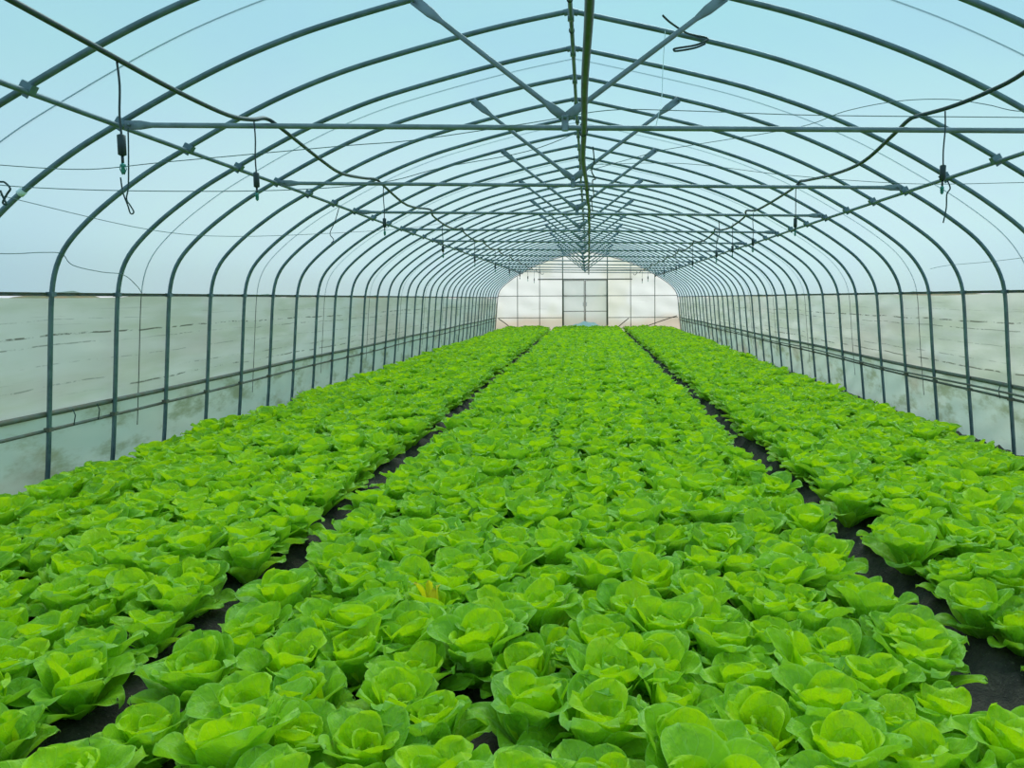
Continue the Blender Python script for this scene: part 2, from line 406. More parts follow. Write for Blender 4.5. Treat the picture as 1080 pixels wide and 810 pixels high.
# double door
for k, (x0, x1) in enumerate(((-1.12, -.16), (-.16, .82))):
    yd = YE - .075
    mb = MB(); mb.add([(x0 + .03, yd + .01, .1), (x1 - .03, yd + .01, .1), (x1 - .03, yd + .01, 2.26), (x0 + .03, yd + .01, 2.26)], [(0, 1, 2, 3)])
    d = struct(mb.build('door_%d' % (k + 1), M['door_film']))
    mb = MB()
    for x in (x0 + .025, x1 - .025): mb.tube([(x, yd, .05), (x, yd, 2.28)], .017, 8)
    for z in (.06, .93, 1.6, 2.27): mb.tube([(x0 + .02, yd, z), (x1 - .02, yd, z)], .015, 8)
    mb.build('door_frame', M['rust'], d)
    mb = MB(); hx = -.16 + (-.07 if k == 0 else .07)
    mb.tube([(hx, yd - .02, 1.15), (hx, yd - .06, 1.17), (hx, yd - .06, 1.3), (hx, yd - .02, 1.32)], .01, 6)
    mb.build('door_handle', M['steel'], d)
for pts, lab in (([(2.1, YE - .2, .12), (3.85, YE - .15, .72)], 'brown cane leaning at the right end of the far wall'),
                 ([(1.1, YE - .35, .1), (1.75, YE - .1, .62)], 'short brown cane leaning right of the far door'),
                 ([(-3.93, YE - .2, .62), (-3.30, YE - .3, .12)], 'short bent cane at the left corner of the far wall')):
    mb = MB(); mb.tube(spline([pts[0], tuple((a + b) / 2 + .02 for a, b in zip(*pts)), pts[1]], 4), .02, 6)
    tag(mb.build('garden_cane', M['stick']), lab, 'cane')
mb = MB(); vs = []; K = 14                                    # folded white sheet at the foot of the door
for i in range(K + 1):
    for j in range(7):
        x = -.75 + 1.3 * i / K; t = j / 6
        vs.append((x, YE - .16 - .28 * t + .02 * math.sin(i * 2.1 + j), .10 + (.38 - .30 * t) * (1 - ((i / K - .5) * 1.7) ** 2 * .8) + .03 * math.sin(i * 1.3 + j * 2)))
mb.add(vs, [(i * 7 + j, (i + 1) * 7 + j, (i + 1) * 7 + j + 1, i * 7 + j + 1) for i in range(K) for j in range(6)])
tag(mb.build('crumpled_sheet', M['white']), 'crumpled white plastic sheet at the foot of the far door', 'plastic sheet')

# ------------------------------------------------------------------ purlins, rails, roller pipes
RH = .018; RP = .016
PUR = ((-2.90, 2.575, 'left'), (2.925, 2.46, 'right'))
def long_pipe(name, x, z, r, mat, lab, cat, grp, y0=-1.2, wob=0., zf=None, seg=10):
    mb = MB(); pts = []; y = y0
    while y < Y_END + .001:
        pts.append((x + wob * math.sin(y * 1.3 + x), y, z + wob * math.sin(y * .9 + 2 * x))); y += .4
    pts.append((x, Y_END, z)); mb.tube(pts, r, seg)
    return tag(mb.build(name, mat), lab, cat, grp)
pur_obj = {}
for x, z, nm in PUR:
    pur_obj[nm] = long_pipe('purlin', x, z, RP, M['steel'], 'long steel purlin clamped under the hoops on the %s side' % nm, 'purlin', 'lengthwise roof pipes', wob=.003)
rp = long_pipe('ridge_purlin', -.12, 3.485, RP * 1.05, M['steel'], 'long steel ridge pipe under the peak of the hoops', 'purlin', 'lengthwise roof pipes', wob=.002)
for side, nm in ((-1, 'left'), (1, 'right')):
    x = prof_x(RAILZ, side)
    mb = MB(); mb.box((x + side * .026, (Y_END + Y0) / 2, RAILZ), .012, Y_END - Y0, .020)
    mb.box((x + side * .020, (Y_END + Y0) / 2, RAILZ + .011), .018, Y_END - Y0, .005)
    mb.box((x + side * .020, (Y_END + Y0) / 2, RAILZ - .011), .018, Y_END - Y0, .005)
    rail = tag(mb.build('film_clamping_rail', M['rust'], smooth=False), 'thin dark metal film rail along the top of the %s side curtain' % nm, 'rail', 'side wall rails')
    zw = MB(); pts = []; y = Y0; k = 0
    while y < 16: pts.append((x + side * .016, y, RAILZ + (.008 if k % 2 else -.008))); y += .06; k += 1
    zw.tube(pts, .002, 4); zw.build('wiggle_wire', M['steel'], rail)
    # roller pipes, curtain rolled round the upper one
    r1 = long_pipe('curtain_roller_pipe', prof_x(.64, side) + side * .03, .645, .021, M['rust'], 'dark pipe rolling up the foot of the %s curtain' % nm, 'pipe', 'side wall rails', y0=Y0, wob=.006)
    r2 = long_pipe('skirt_rail', prof_x(.52, side) + side * .026, .52, .013, M['rust'], 'lower dark rail holding the top of the %s plastic skirt' % nm, 'rail', 'side wall rails', y0=Y0, wob=.007)
    if side > 0:
        long_pipe('loose_pipe', prof_x(.58, side) - side * .035, .575, .011, M['rust'], 'thin loose pipe lying between the rails of the right wall', 'pipe', 'side wall rails', y0=Y0, wob=.014)
    for yy in ([5.9, 6.2] if side < 0 else [6.9, 7.4]):
        mb = MB(); xx = prof_x(.6, side) - side * .012
        mb.tube([(xx, yy, .65), (xx - side * .01, yy + .01, .60), (xx, yy, .52)], .004, 6)
        tag(mb.build('cord_loop', M['cord']), 'short dark cord tied between the %s wall rails, %s one' % (nm, 'nearer' if yy in (5.9, 6.9) else 'farther'), 'cord')

# ------------------------------------------------------------------ hoops
def clamp_mb(x, z, side):
    mb = MB()
    c = Vector((x, 0, z)); a = -side * math.radians(32); rot = Matrix.Rotation(a, 3, 'Y')
    mb.box(c + rot @ Vector((0, 0, .004)), .062, .050, .048, rot)
    mb.box(c + rot @ Vector((0, 0, -.030)), .040, .006, .040, rot)
    mc = MB(); mc.tube([c + rot @ Vector((0, -.036, -.028)), c + rot @ Vector((0, .036, -.028))], .008, 6)
    return mb, mc
def hoop(y):
    root = empty('steel_hoop', (0, y, 0), 'x', 'greenhouse hoop', 'steel hoops of the tunnel')
    for P_, nm in ((PL, 'left'), (PR, 'right')):
        mb = MB(); mb.tube([(a, 0, b) for a, b in P_], RH, 10); o = mb.build('hoop_pipe', M['steel'], root)
    mb = MB(); mb.tube([(-.17, 0, 3.525 - .009), (-.12, 0, 3.530), (-.07, 0, 3.525 - .009)], .0225, 10)
    mb.box((-.12, 0, 3.492), .045, .05, .055); mb.build('ridge_coupler', M['steel'], root)
    for x, z, nm in PUR:
        mb, mc = clamp_mb(x, z + .02, -1 if x < 0 else 1)
        cl_ = mb.build('purlin_clamp', M['steel'], root, smooth=False); mc.build('bolt', M['steel'], cl_)
    for side in (-1, 1):
        x = prof_x(RAILZ, side); mb = MB()
        mb.box((x + side * .004, 0, RAILZ), .046, .052, .034); mb.build('rail_clip', M['steel'], root, smooth=False)
        x = prof_x(.55, side); mb = MB(); mb.box((x + side * .004, 0, .53), .044, .050, .03); mb.build('skirt_clip', M['rust'], root, smooth=False)
    return root
h0 = hoop(YN(N_FIRST)); hoops = {N_FIRST: h0}
for n in range(N_FIRST + 1, N_LAST + 1):
    h = copy_tree(h0); h.location.y = YN(n); hoops[n] = h
for n, h in hoops.items():
    k = n - N_FIRST + 1
    h['label'] = ('bent steel pipe hoop nearest the camera, cut off by the top of the photo' if k == 1 else
                  'bent steel pipe hoop against the far end wall' if n == N_LAST else
                  'bent steel pipe hoop, %s from the camera%s' % (ordinal(k), ', with tie bar and brace' if n % 3 == 0 else ''))
# white tape on the second hoop
mb = MB(); mb.tube([(-3.575, 0, 2.165), (-3.545, 0, 2.19)], .024, 10); mb.build('white_tape', M['white'], hoops[6])

# ------------------------------------------------------------------ tie bars and V braces
def tie_bar(y):
    root = empty('tie_bar', (0, y - .04, 0), 'x', 'tie bar', 'horizontal tie bars across the tunnel')
    a = Vector((-2.86, 0, 2.575)); b = Vector((2.88, 0, 2.500))
    d = (b - a).normalized(); pts = [a, a + d * .10, a + d * .17, a + d * .5, a.lerp(b, .35), a.lerp(b, .65), b - d * .5, b - d * .17, b - d * .10, b]
    fl = [(.35, 1.7), (.35, 1.7), (1, 1), (1, 1), (1, 1), (1, 1), (1, 1), (1, 1), (.35, 1.7), (.35, 1.7)]
    mb = MB(); mb.tube(pts, .0165, 12, flat=fl); bp = mb.build('bar_pipe', M['bar_steel'], root)
    for p in (a + d * .03, b - d * .03):
        mb = MB(); mb.tube([p + Vector((0, -.02, 0)), p + Vector((0, .05, 0))], .009, 6); mb.build('bolt', M['steel'], bp)
    return root
def v_brace(y):
    root = empty('v_brace', (-.14, y - .02, 2.55), 'x', 'roof brace', 'V-shaped roof braces above the tie bars')
    foot = Vector((0, -.035, .045))
    for tx in (-1.06, .83):
        top = Vector((tx + .14, 0, prof_z(tx) - 2.55 - .012))
        d = (top - foot).normalized(); L = (top - foot).length
        pts = [foot, foot + d * .09, foot + d * .16, foot + d * (L / 2), top - d * .22, top - d * .13, top]
        fl = [(.3, 1.75), (.3, 1.75), (1, 1), (1, 1), (1, 1), (.4, 1.9), (.4, 1.9)]
        mb = MB(); mb.tube(pts, .0165, 12, flat=fl); st = mb.build('strut', M['bar_steel'], root)
        mb = MB(); mb.tube([top + Vector((0, -.03, -.01)), top + Vector((0, .03, -.01))], .009, 6); mb.build('bolt', M['steel'], st)
    mb = MB(); mb.box((0, -.035, .025), .042, .012, .075); mb.tube([(-.0, -.035, -.012 - .02), (0, -.035, .01)], .021, 8)
    mb.build('foot_bracket', M['bar_steel'], root, smooth=False)
    mb = MB(); mb.tube([(0, -.06, .045), (0, -.02, .045)], .011, 6); mb.build('bolt', M['steel'], root)
    return root
TR = list(range(6, 42, 3))
bars = []
for i, n in enumerate(TR):
    if i == 0: t0 = tie_bar(YN(n)); b0 = v_brace(YN(n)); t, bb = t0, b0
    else:
        t = copy_tree(t0); t.location.y = YN(n) - .04; bb = copy_tree(b0); bb.location.y = YN(n) - .02
    t['label'] = 'horizontal steel tie bar across the tunnel, %s' % ('nearest the camera' if i == 0 else 'farthest, by the end wall' if n == TR[-1] else ordinal(i + 1) + ' from the camera')
    bb['label'] = 'V-shaped steel brace on tie bar, %s' % ('nearest the camera' if i == 0 else 'farthest, by the end wall' if n == TR[-1] else ordinal(i + 1) + ' from the camera')
    bars.append((n, t))

# ------------------------------------------------------------------ press ropes outside the film
P_ = outward(PL + PR[1:], .034); P_ = [p for p in P_ if p[1] > .3]
mb = MB(); mb.tube([(a, 0, b) for a, b in P_], .0035, 5); pr0 = mb.build('press_rope', M['rope'])
for i, n in enumerate([5.42, 8.5, 11.5, 14.5, 17.5, 20.5, 23.5, 26.5, 29.5, 32.5, 35.5, 38.5]):
    o = pr0 if i == 0 else pr0.copy()
    if i: C.objects.link(o)
    o.location.y = YN(n)
    tag(o, 'thin dark rope over the outside of the film, %s' % ('nearest the camera' if i == 0 else 'farthest' if n == 38.5 else ordinal(i + 1) + ' from the camera'), 'rope', 'film ropes outside the roof')

# ------------------------------------------------------------------ watering pipe and hoses
mb = MB(); pts = []; y = .6
zb = 2.545 - .036
while y < Y_END - .3:
    k = (y - YN(6) + .04) / 2.4; s = math.sin(math.pi * (k % 1)) ** 2
    pts.append((.012 - .045 * math.exp(-((y - 5.5) / 2.2) ** 2) + .004 * math.sin(y * 3), y, zb - .006 * s)); y += .2
mb.tube(pts, .0175, 12)
wp = tag(mb.build('water_pipe', M['pipe']), 'dark watering pipe hung under the tie bars down the middle', 'pipe')
for n in TR:
    y = YN(n) - .04; mb = MB(); x = .012 - .045 * math.exp(-((y - 5.5) / 2.2) ** 2)
    mb.tube([(x + .026 * math.cos(a), y, zb + .018 + .042 * math.sin(a)) for a in np.linspace(0, 2 * math.pi, 13)], .004, 5)
    mb.build('pipe_tie', M['cord'], wp)
mb = MB(); pts = [(.04, 6.5, 2.75), (.05, 6.6, 2.65), (.03, 6.8, 2.6), (.065, 7.0, 2.565), (.04, 7.3, 2.59), (.055, 7.7, 2.50), (.035, 8.2, 2.55), (.05, 9.0, 2.50)]
mb.tube(spline(pts, 6), .006, 6); tag(mb.build('cable', M['cord']), 'thin curly cable dangling beside the middle watering pipe', 'cable')
# ridge bindings
for i, y in enumerate((4.45, 4.95, 5.3, 5.9)):
    mb = MB(); mb.tube([(-.12 + .019 * math.cos(a), y + .012 * a / 6.28, 3.485 + .019 * math.sin(a)) for a in np.linspace(0, 12.56, 25)], .0035, 5)
    mb.build('wire_binding', M['cord'], rp)

def hose(side, lead):
    pts = list(lead); yb = 9.608; x = 1.955 * side; z0 = 2.583 if side < 0 else 2.548
    n = 12
    while YN(n) < Y_END - 2.4:
        a = YN(n) - .04
        if n > 12: pts.append((x, a, z0 + .008))
        pts += [(x + .02 * side, a + .25, z0 - .035), (x, a + 1.1, z0 - .085), (x, a + 1.9, z0 - .05)]
        n += 3
    pts.append((x, YN(n) - .04, z0 + .008))
    mb = MB(); mb.tube(spline(pts, 5), .0125, 8)
    return mb.build('feed_hose', M['hose'])
hl = hose(-1, [(-1.95, 1.9, 2.55), (-1.96, 2.44, 2.525), (-1.97, 3.12, 2.51), (-1.98, 3.75, 2.50), (-1.98, 4.29, 2.51), (-1.98, 4.6, 2.555), (-1.98, 4.81, 2.608), (-1.94, 4.95, 2.575), (-1.95, 5.7, 2.51),
               (-1.97, 6.2, 2.50), (-2.0, 6.9, 2.57), (-1.97, 7.21, 2.605), (-1.95, 7.4, 2.575), (-1.96, 8.4, 2.51), (-1.955, 9.608, 2.60)])
tag(hl, 'black feed hose draped over the tie bars, left side', 'hose', 'sagging black feed hoses')
hr = hose(1, [(2.26, 3.3, 2.80), (2.26, 3.6, 2.74), (2.25, 4.1, 2.65), (2.16, 4.3, 2.60), (2.05, 4.5, 2.57), (1.97, 4.70, 2.572), (1.95, 4.81, 2.570), (1.96, 5.1, 2.53), (1.96, 5.6, 2.46), (1.95, 6.2, 2.47),
              (1.95, 7.0, 2.54), (1.95, 7.21, 2.562), (1.93, 7.4, 2.52), (1.92, 8.8, 2.49), (1.95, 9.608, 2.565)])
tag(hr, 'black feed hose draped over the tie bars, right side', 'hose', 'sagging black feed hoses')

def sprinkler():
    root = empty('hanging_sprinkler', (0, 0, 0), 'x', 'sprinkler', 'sprinklers hanging from the feed hoses')
    mb = MB(); mb.tube(spline([(0, 0, 0), (.006, 0, -.10), (-.002, 0, -.22), (.002, 0, -.31)], 4), .0045, 6); mb.build('drop_tube', M['hose'], root)
    mb = MB(); mb.tube([(0, 0, -.30), (0, 0, -.305), (0, 0, -.385), (0, 0, -.39)], [.008, .017, .017, .008], 10); mb.build('weight', M['weight'], root)
    mb = MB(); mb.tube([(0, 0, -.388), (0, 0, -.42)], .006, 8); mb.build('check_valve', M['weight'], root)
    nz = MB(); nz.tube([(0, 0, -.42), (0, 0, -.432), (0, 0, -.436), (0, 0, -.458), (0, 0, -.466)], [.006, .012, .007, .010, .004], 8)
    nz.tube([(.011, 0, -.425), (.014, 0, -.445), (.004, 0, -.468)], .002, 4); nz.tube([(-.011, 0, -.425), (-.014, 0, -.445), (-.004, 0, -.468)], .002, 4)
    nz.build('spray_nozzle', M['nozzle'], root); return root
SP = [(-1.98, 3.3, 2.50, 'on the left hose, nearest the camera'), (-1.98, 4.63, 2.555, 'on the left hose, second from the camera'), (-1.95, 7.40, 2.57, 'on the left hose, third from the camera')]
yy = 10.4; k = 4
while yy < 30: SP.append((-1.96, yy, 2.515, 'on the left hose, %s from the camera' % ordinal(k))); yy += 2.9; k += 1
SP += [(2.04, 4.52, 2.555, 'on the right hose, nearest the camera'), (1.94, 7.3, 2.54, 'on the right hose, second from the camera')]
yy = 9.2; k = 3
while yy < 30: SP.append((1.95, yy, 2.50, 'on the right hose, %s from the camera' % ordinal(k))); yy += (1.3 if k < 5 else 2.7); k += 1
for i, (x, y, z, lab) in enumerate(SP):
    if i == 0: s0 = sprinkler(); s = s0
    else: s = copy_tree(s0)
    s.location = (x, y, z); s.rotation_euler = (0, 0, i * 1.3)
    s['label'] = 'weighted sprinkler hanging ' + lab

def strand(name, pts, r, mat, lab, cat='string', sub=6):
    mb = MB(); mb.tube(spline(pts, sub), r, 5); return tag(mb.build(name, mat), lab, cat)
strand('dangling_strap', [(-2.82, 4.775, 2.55), (-2.82, 4.765, 2.40), (-2.83, 4.76, 2.20), (-2.84, 4.75, 2.12), (-2.82, 4.75, 2.08), (-2.80, 4.75, 2.04), (-2.82, 4.75, 2.03), (-2.835, 4.75, 2.08), (-2.86, 4.75, 2.16), (-2.875, 4.76, 2.25)],
       .0045, M['cord'], 'dark cord with knotted tail hanging at the left end of nearest tie bar', 'cord')
strand('dangling_strap', [(2.93, 6.40, 2.44), (2.95, 6.39, 2.38), (2.925, 6.39, 2.33), (2.92, 6.38, 2.22), (2.90, 6.38, 2.10)], .006, M['cord'], 'frayed dark cord hanging from the right purlin', 'cord')
strand('dangling_strap', [(1.62, 9.66, 2.45), (1.63, 9.66, 2.3), (1.6, 9.66, 2.18)], .005, M['cord'], 'thin cord hanging below the third tie bar, right side', 'cord')
strand('dangling_strap', [(-2.85, 8.85, 2.54), (-2.90, 8.84, 2.38), (-2.96, 8.84, 2.25), (-2.92, 8.84, 2.18), (-2.95, 8.84, 2.14)], .005, M['cord'], 'dark cord hanging from left purlin behind the second tie bar', 'cord')
strand('cord_tangle', [(-3.56, 4.6, 2.19), (-3.50, 4.55, 2.22), (-3.43, 4.5, 2.19), (-3.40, 4.5, 2.185), (-3.37, 4.5, 2.15), (-3.39, 4.5, 2.12), (-3.42, 4.5, 2.07), (-3.40, 4.5, 2.06), (-3.42, 4.5, 2.11), (-3.43, 4.5, 2.14)],
       .006, M['cord'], 'small tangle of black cord at the left edge of the photo', 'cord')
strand('cable_loop', [(.50, 5.3, 3.37), (.56, 5.4, 3.36), (.68, 5.55, 3.345), (.75, 5.61, 3.345), (.83, 5.615, 3.33), (.845, 5.59, 3.31), (.82, 5.58, 3.29), (.75, 5.58, 3.265), (.62, 5.58, 3.245), (.605, 5.58, 3.235), (.625, 5.57, 3.225), (.75, 5.57, 3.245), (.825, 5.575, 3.275)],
       .0075, M['hose'], 'folded loop of black cable on a hoop right of the ridge', 'cable')
strand('white_string', [(.545, 5.6, 3.372), (.53, 5.6, 3.10), (.515, 5.5, 2.9), (.47, 5.2, 2.72), (.44, 5.2, 2.60)], .0025, M['white'], 'thin white string hanging from the roof right of the watering pipe')
strand('wire', [(-3.385, 4.4, 2.27), (-2.86, 4.4, 2.24), (-2.37, 4.4, 2.28), (-1.39, 4.4, 2.36), (-.98, 4.4, 2.39), (-.32, 4.4, 2.48), (.11, 4.4, 2.545), (.53, 4.4, 2.54), (1.27, 4.4, 2.51), (2.42, 4.4, 2.49), (2.9, 4.4, 2.48)],
       .0025, M['string'], 'thin wire strung across the whole tunnel just before the nearest tie bar', 'wire')
strand('wire', [(-3.5, 4.4, 2.19), (-3.3, 4.4, 2.15), (-2.65, 4.4, 2.12), (-1.82, 4.5, 2.13), (-1.26, 4.7, 2.2), (-.9, 4.78, 2.3), (-.37, 4.8, 2.4), (-.02, 4.81, 2.53)], .0025, M['string'],
       'thin sagging wire, middle of three under the left end of nearest tie bar', 'wire')
strand('wire', [(-3.55, 4.3, 2.16), (-3.37, 4.6, 2.09), (-2.95, 5.2, 1.97), (-2.74, 6.0, 1.99), (-2.24, 7.0, 2.1), (-1.87, 8.0, 2.23), (-1.55, 9.0, 2.40), (-1.3, 9.6, 2.55)], .0022, M['string'],
       'thin sagging wire, lowest of three under the left end of nearest tie bar', 'wire')
strand('wire', [(.01, 6.2, 2.51), (.51, 6.0, 2.61), (.72, 6.0, 2.65), (1.48, 5.6, 2.7), (1.72, 5.3, 2.74), (1.95, 5.0, 2.73), (2.18, 4.8, 2.69), (2.31, 4.6, 2.61), (2.37, 4.3, 2.5), (2.6, 4.1, 2.5), (2.925, 4.0, 2.48)], .0025, M['string'],
       'thin wire arching up over the right part of the nearest tie bar', 'wire')
strand('wire', [(.0, 6.0, 2.52), (.7, 5.8, 2.49), (1.42, 5.6, 2.37), (2.26, 5.5, 2.29), (2.88, 5.2, 2.25), (3.35, 5.1, 2.24)], .0022, M['string'], 'thin sagging wire below the right part of the nearest tie bar', 'wire')
strand('wire', [(-3.87, 4.05, 1.80), (-3.80, 4.9, 1.80), (-3.78, 5.3, 1.83), (-3.87, 5.63, 1.84), (-3.84, 5.7, 1.76), (-3.82, 6.0, 1.72), (-3.89, 6.4, 1.71), (-3.90, 6.6, 1.62), (-3.95, 6.75, 1.56)], .003, M['string'],
       'loose thin wire looping above the left side rail', 'wire')
strand('wire', [(3.72, 5.0, 1.86), (3.72, 5.65, 1.85), (3.70, 6.44, 1.83), (3.71, 7.25, 1.82), (3.70, 8.0, 1.82), (3.70, 8.4, 1.80)], .0022, M['string'], 'thin wire running above the right side rail', 'wire')

# ------------------------------------------------------------------ lettuces
def leaf(VS, FS, UV, LR, az, L, W, th0, th1, cup, ruf, r0, z0, rs, nu=13, nv=10, kexp=1.6, twist=0.):
    us = np.linspace(0, 1, nu + 1); us = 1 - (1 - us) ** 1.35
    vs = np.linspace(-1, 1, nv + 1)
    fine = np.linspace(0, 1, 61); th = th0 + (th1 - th0) * fine ** kexp
    r = np.concatenate([[0], np.cumsum(np.sin((th[1:] + th[:-1]) / 2)) * L / 60]); z = np.concatenate([[0], np.cumsum(np.cos((th[1:] + th[:-1]) / 2)) * L / 60])
    ph = rs.uniform(0, 6.28, 6); base = len(VS); lr = rs.uniform()
    notch = rs.uniform(0, .05)
    for u in us:
        s = min(1, u / .52); s = s * s * (3 - 2 * s)
        w = W * (.22 + .78 * s)
        if u > .55: w *= math.sqrt(max(0., 1 - ((u - .55) / .45) ** 2.3))
        w *= 1 + .05 * math.sin(9 * u + ph[0])
        for v in vs:
            uu = u * (1 - notch * math.exp(-(v / .25) ** 2) * u ** 6)
            rr = np.interp(uu, fine, r); zz = np.interp(uu, fine, z); t = np.interp(uu, fine, th)
            lx = v * w
            a = lx / max(cup, .02)
            tx = math.sin(a) * cup; dn = (1 - math.cos(a)) * cup            # towards the axis
            e = abs(v) ** 2.2
            rf = ruf * u * (e * math.sin(11 * u * (1 if v > 0 else .85) + ph[1 if v > 0 else 2]) + .5 * u ** 3 * math.sin(4.5 * v + ph[3]) * 1.2)
            rf += .0045 * math.sin(15 * u + ph[4]) * math.cos(6.5 * v + ph[5]) * u + .003 * math.sin(24 * u + ph[5]) * math.sin(9 * v + ph[0]) * u
            nn = dn + rf
            # normal (towards axis, up): (-cos t, sin t)
            R0 = r0 + rr - nn * math.cos(t); Z0 = z0 + zz + nn * math.sin(t)
            tx2 = tx + twist * u * R0
            ca, sa = math.cos(az), math.sin(az)
            VS.append((R0 * ca - tx2 * sa, R0 * sa + tx2 * ca, Z0)); UV.append((u, (v + 1) / 2)); LR.append(lr)
    n = nv + 1
    FS += [(base + i * n + j, base + i * n + j + 1, base + (i + 1) * n + j + 1, base + (i + 1) * n + j) for i in range(nu) for j in range(nv)]
def leaf_mesh(name, leaves, mat, rs, nu, nv):
    VS, FS, UV, LR = [], [], [], []
    for a in leaves: leaf(VS, FS, UV, LR, rs=rs, nu=nu, nv=nv, **a)
    me = bpy.data.meshes.new(name); me.from_pydata(VS, [], FS)
    uvl = me.uv_layers.new(name='UVMap'); li = np.empty(len(me.loops), int); me.loops.foreach_get('vertex_index', li)
    uvl.data.foreach_set('uv', np.array(UV, np.float32)[li].ravel())
    at = me.attributes.new('leaf_random', 'FLOAT', 'POINT'); at.data.foreach_set('value', np.array(LR, np.float32))
    me.polygons.foreach_set('use_smooth', [True] * len(me.polygons)); me.materials.append(mat); me.update(); return me
D = math.radians
def lettuce_meshes(k):
    rs = np.random.default_rng(100 + k)
    open_ = [.0, .4, .8, .2, .6, 1., .3, .7, .1, .5, .9, .3, .65, .15][k]
    ga = D(137.5); az = rs.uniform(0, 6.28); out, inn, hrt = [], [], []
    u = rs.uniform
    for i in range(5):                                       # low splayed outer leaves
        az += ga
        out.append(dict(az=az + u(-.25, .25), L=u(.20, .25), W=u(.070, .092), th0=D(u(34, 46)), th1=D(u(66, 96) + 10 * open_), cup=u(.10, .20), ruf=u(.010, .018), r0=.012, z0=.0, kexp=u(1.1, 2.2), twist=u(-.25, .25)))
    for i in range(5):                                       # leaning outer leaves, tips at canopy height
        az += ga
        out.append(dict(az=az + u(-.25, .25), L=u(.225, .265), W=u(.078, .098), th0=D(u(16, 28)), th1=D(u(42, 78) + 12 * open_), cup=u(.085, .15), ruf=u(.010, .018), r0=.012, z0=.005, kexp=u(1.2, 2.6), twist=u(-.25, .25)))
    for i in range(4):                                       # broad cupped leaves round the heart
        az += ga
        inn.append(dict(az=az + u(-.3, .3), L=u(.205, .245), W=u(.075, .098), th0=D(u(7, 17)), th1=D(u(18, 50) + 14 * open_), cup=u(.062, .10), ruf=u(.008, .015), r0=.010, z0=.01, kexp=u(1.3, 2.6), twist=u(-.2, .2)))
    for i in range(3):
        az += ga
        inn.append(dict(az=az + u(-.3, .3), L=u(.165, .20), W=u(.058, .075), th0=D(u(4, 13)), th1=D(u(-4, 30) + 12 * open_), cup=u(.048, .07), ruf=u(.006, .011), r0=.008, z0=.015, kexp=2., twist=u(-.1, .1)))
    for i in range(4):                                       # small closing heart
        az += ga
        hrt.append(dict(az=az, L=u(.115, .155), W=u(.040, .055), th0=D(u(-2, 8)), th1=D(u(-55, -5) + 20 * open_), cup=u(.036, .05), ruf=u(.003, .006), r0=.004, z0=.02, kexp=1.8, twist=0.))
    return (leaf_mesh('outer_leaves', out, M['leaf_outer'], rs, 15, 12), leaf_mesh('inner_leaves', inn, M['leaf_inner'], rs, 15, 12), leaf_mesh('heart_leaves', hrt, M['leaf_heart'], rs, 8, 6))
NV = 14
LM = [lettuce_meshes(k) for k in range(NV)]
# plant positions, bed by bed, row by row
plants = []
BEDS = (('left', -3.68, -1.805, 9), ('centre', -1.31, 1.165, 12), ('right', 1.715, 3.27, 8))
for bi, (bn, xa, xb, cols) in enumerate(BEDS):
    y = .55; row = 0
    while y < Y_END - .28:
        for c in range(cols):
            x = xa + (xb - xa) * c / (cols - 1) + rng.normal(0, .030)
            if bn == 'right' and y > 9: x += .03 * c / (cols - 1) * min(4, (y - 9) / 4)
            if bn == 'left' and y > 8: x += .03 * (cols - 1 - c) / (cols - 1) * min(5, (y - 8) / 4)
            if y < 12:                                       # leaning out over the furrow here and there
                e = abs(rng.normal(0, .024)) * (1 if y < 6 else .3)
                if (bn == 'left' and c == cols - 1) or (bn == 'centre' and c == cols - 1): x += e
                if (bn == 'right' and c == 0) or (bn == 'centre' and c == 0): x -= e
            yy = y + rng.normal(0, .034) + (.06 if c % 2 else -.06)
            sc = rng.normal(1.0, .10) * (1.02 if 0 < c < cols - 1 else .97)
            miss = rng.random() < .006
            plants.append([bn, row, c, x, yy, sc, int(rng.integers(NV)), rng.uniform(0, 6.28), rng.normal(0, .11), rng.normal(0, .11), miss])
        y += .245; row += 1
plants = [p for p in plants if not p[-1]]
def vis(p):
    q = project(p[3], p[4], .20)
    if not q: return None
    r = 60 / q[2]
    if -r < q[0] < 1080 + r and 200 < q[1] < 810 + r * .7: return q[2]
    return None
cand = sorted([(vis(p), i) for i, p in enumerate(plants) if vis(p)], key=lambda t: t[0])
near = [i for _, i in cand[:300]]; nearset = set(near)
first = {}
for i in near:
    b, r_ = plants[i][0], plants[i][1]; first[b] = min(first.get(b, 999), r_)
for i, p in enumerate(plants): p.append(BED - .015)
def tot(k): return ['wide-open', 'loose', 'very open', 'upright'][0]
SHAPE = {0: 'tight upright', 1: 'loose', 2: 'wide-open', 3: 'upright', 4: 'open', 5: 'very wide-open', 6: 'upright', 7: 'open', 8: 'tight upright', 9: 'loose', 10: 'very wide-open', 11: 'upright', 12: 'open', 13: 'tight upright'}
yellow_i = min(near, key=lambda i: (lambda q: (q[0] - 480) ** 2 + (q[1] - 650) ** 2)(project(plants[i][3], plants[i][4], .22)))
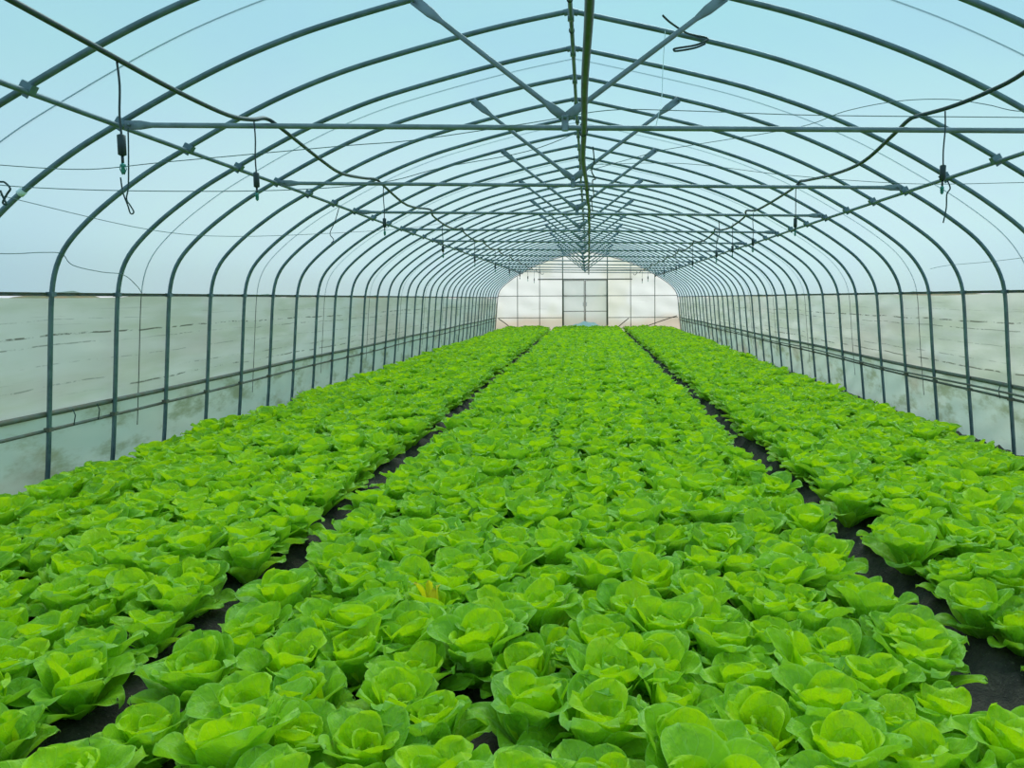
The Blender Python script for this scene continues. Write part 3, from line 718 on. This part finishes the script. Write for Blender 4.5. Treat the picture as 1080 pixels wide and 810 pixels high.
for i in near:
    bn, row, c, x, y, sc, kv, rz, tx, ty, _, z = plants[i]
    cols = dict((b[0], b[3]) for b in BEDS)[bn]
    rr = row - first[bn] + 1
    if bn == 'centre': pos = '%s from the left furrow' % ordinal(c + 1) if c < 6 else '%s from the right furrow' % ordinal(cols - c)
    else: pos = '%s from the furrow' % ordinal(c + 1 if bn == 'right' else cols - c)
    lab = '%s lettuce, %s bed, %s row from camera, %s' % (SHAPE[kv], bn, ordinal(rr), pos)
    if i == yellow_i: lab = 'green lettuce in the centre bed with a bright yellow leaf in its heart'
    o = empty('lettuce', (x, y, z), lab, 'lettuce', 'lettuces in the %s bed' % bn)
    o.rotation_euler = (tx, ty, rz); o.scale = (sc, sc, sc)
    for nm, me in zip(('outer_leaves', 'inner_leaves', 'heart_leaves'), LM[kv]):
        ch = bpy.data.objects.new(nm, me); C.objects.link(ch); ch.parent = o
    if i == yellow_i:
        rs = np.random.default_rng(5)
        me = leaf_mesh('yellow_leaf', [dict(az=a - rz, L=.19 + .012 * j, W=.030, th0=D(3), th1=D(-50 + 35 * j), cup=.022, ruf=.010, r0=.006 + .008 * j, z0=.03, kexp=4.) for j, a in enumerate((-1.6, .3, 2.4, -2.9))], M['leaf_yellow'], rs, 8, 6)
        ch = bpy.data.objects.new('yellow_leaf', me); C.objects.link(ch); ch.parent = o; ch['label'] = 'small bright yellow heart leaf'

# the uncounted rest of the crop: one object, geometry nodes
rest = [p for i, p in enumerate(plants) if i not in nearset and p[4] > .9]
me = bpy.data.meshes.new('lettuce_crop'); me.from_pydata([(p[3], p[4], p[11]) for p in rest], [], [])
for nm, typ, col in (('variant', 'INT', 6), ('scl', 'FLOAT', 5)):
    a = me.attributes.new(nm, typ, 'POINT'); a.data.foreach_set('value', [p[col] for p in rest])
a = me.attributes.new('rot', 'FLOAT_VECTOR', 'POINT'); a.data.foreach_set('vector', [v for p in rest for v in (p[8], p[9], p[7])])
crop = bpy.data.objects.new('lettuce_crop', me); C.objects.link(crop)
tag(crop, 'dense carpet of green lettuces filling the three beds into the distance', 'lettuce', kind='stuff')
for k in range(NV):
    for mm in LM[k]: pass
ng = bpy.data.node_groups.new('crop_nodes', 'GeometryNodeTree')
ng.interface.new_socket('Geometry', in_out='INPUT', socket_type='NodeSocketGeometry'); ng.interface.new_socket('Geometry', in_out='OUTPUT', socket_type='NodeSocketGeometry')
gi = ng.nodes.new('NodeGroupInput'); go = ng.nodes.new('NodeGroupOutput'); join = ng.nodes.new('GeometryNodeJoinGeometry')
src = {}
for o in C.objects:
    if o.type == 'MESH' and o.name.split('.')[0] in ('outer_leaves', 'inner_leaves', 'heart_leaves'): src.setdefault(o.data.name, o)
for k in reversed(range(NV)):
    jk = ng.nodes.new('GeometryNodeJoinGeometry')
    for mm in LM[k]:
        oi = ng.nodes.new('GeometryNodeObjectInfo'); oi.transform_space = 'ORIGINAL'; oi.inputs[0].default_value = src[mm.name]
        ng.links.new(oi.outputs['Geometry'], jk.inputs[0])
    g2i = ng.nodes.new('GeometryNodeGeometryToInstance'); ng.links.new(jk.outputs[0], g2i.inputs[0]); ng.links.new(g2i.outputs[0], join.inputs[0])
def named(nm, typ):
    a = ng.nodes.new('GeometryNodeInputNamedAttribute'); a.data_type = typ; a.inputs['Name'].default_value = nm; return a.outputs['Attribute']
iop = ng.nodes.new('GeometryNodeInstanceOnPoints'); iop.inputs['Pick Instance'].default_value = True
m2p = ng.nodes.new('GeometryNodeMeshToPoints')
e2r = ng.nodes.new('FunctionNodeEulerToRotation')
ng.links.new(gi.outputs[0], m2p.inputs[0]); ng.links.new(m2p.outputs[0], iop.inputs['Points']); ng.links.new(join.outputs[0], iop.inputs['Instance'])
ng.links.new(named('variant', 'INT'), iop.inputs['Instance Index']); ng.links.new(named('rot', 'FLOAT_VECTOR'), e2r.inputs[0])
ng.links.new(e2r.outputs[0], iop.inputs['Rotation']); ng.links.new(named('scl', 'FLOAT'), iop.inputs['Scale'])
ng.links.new(iop.outputs[0], go.inputs[0])
crop.modifiers.new('crop', 'NODES').node_group = ng
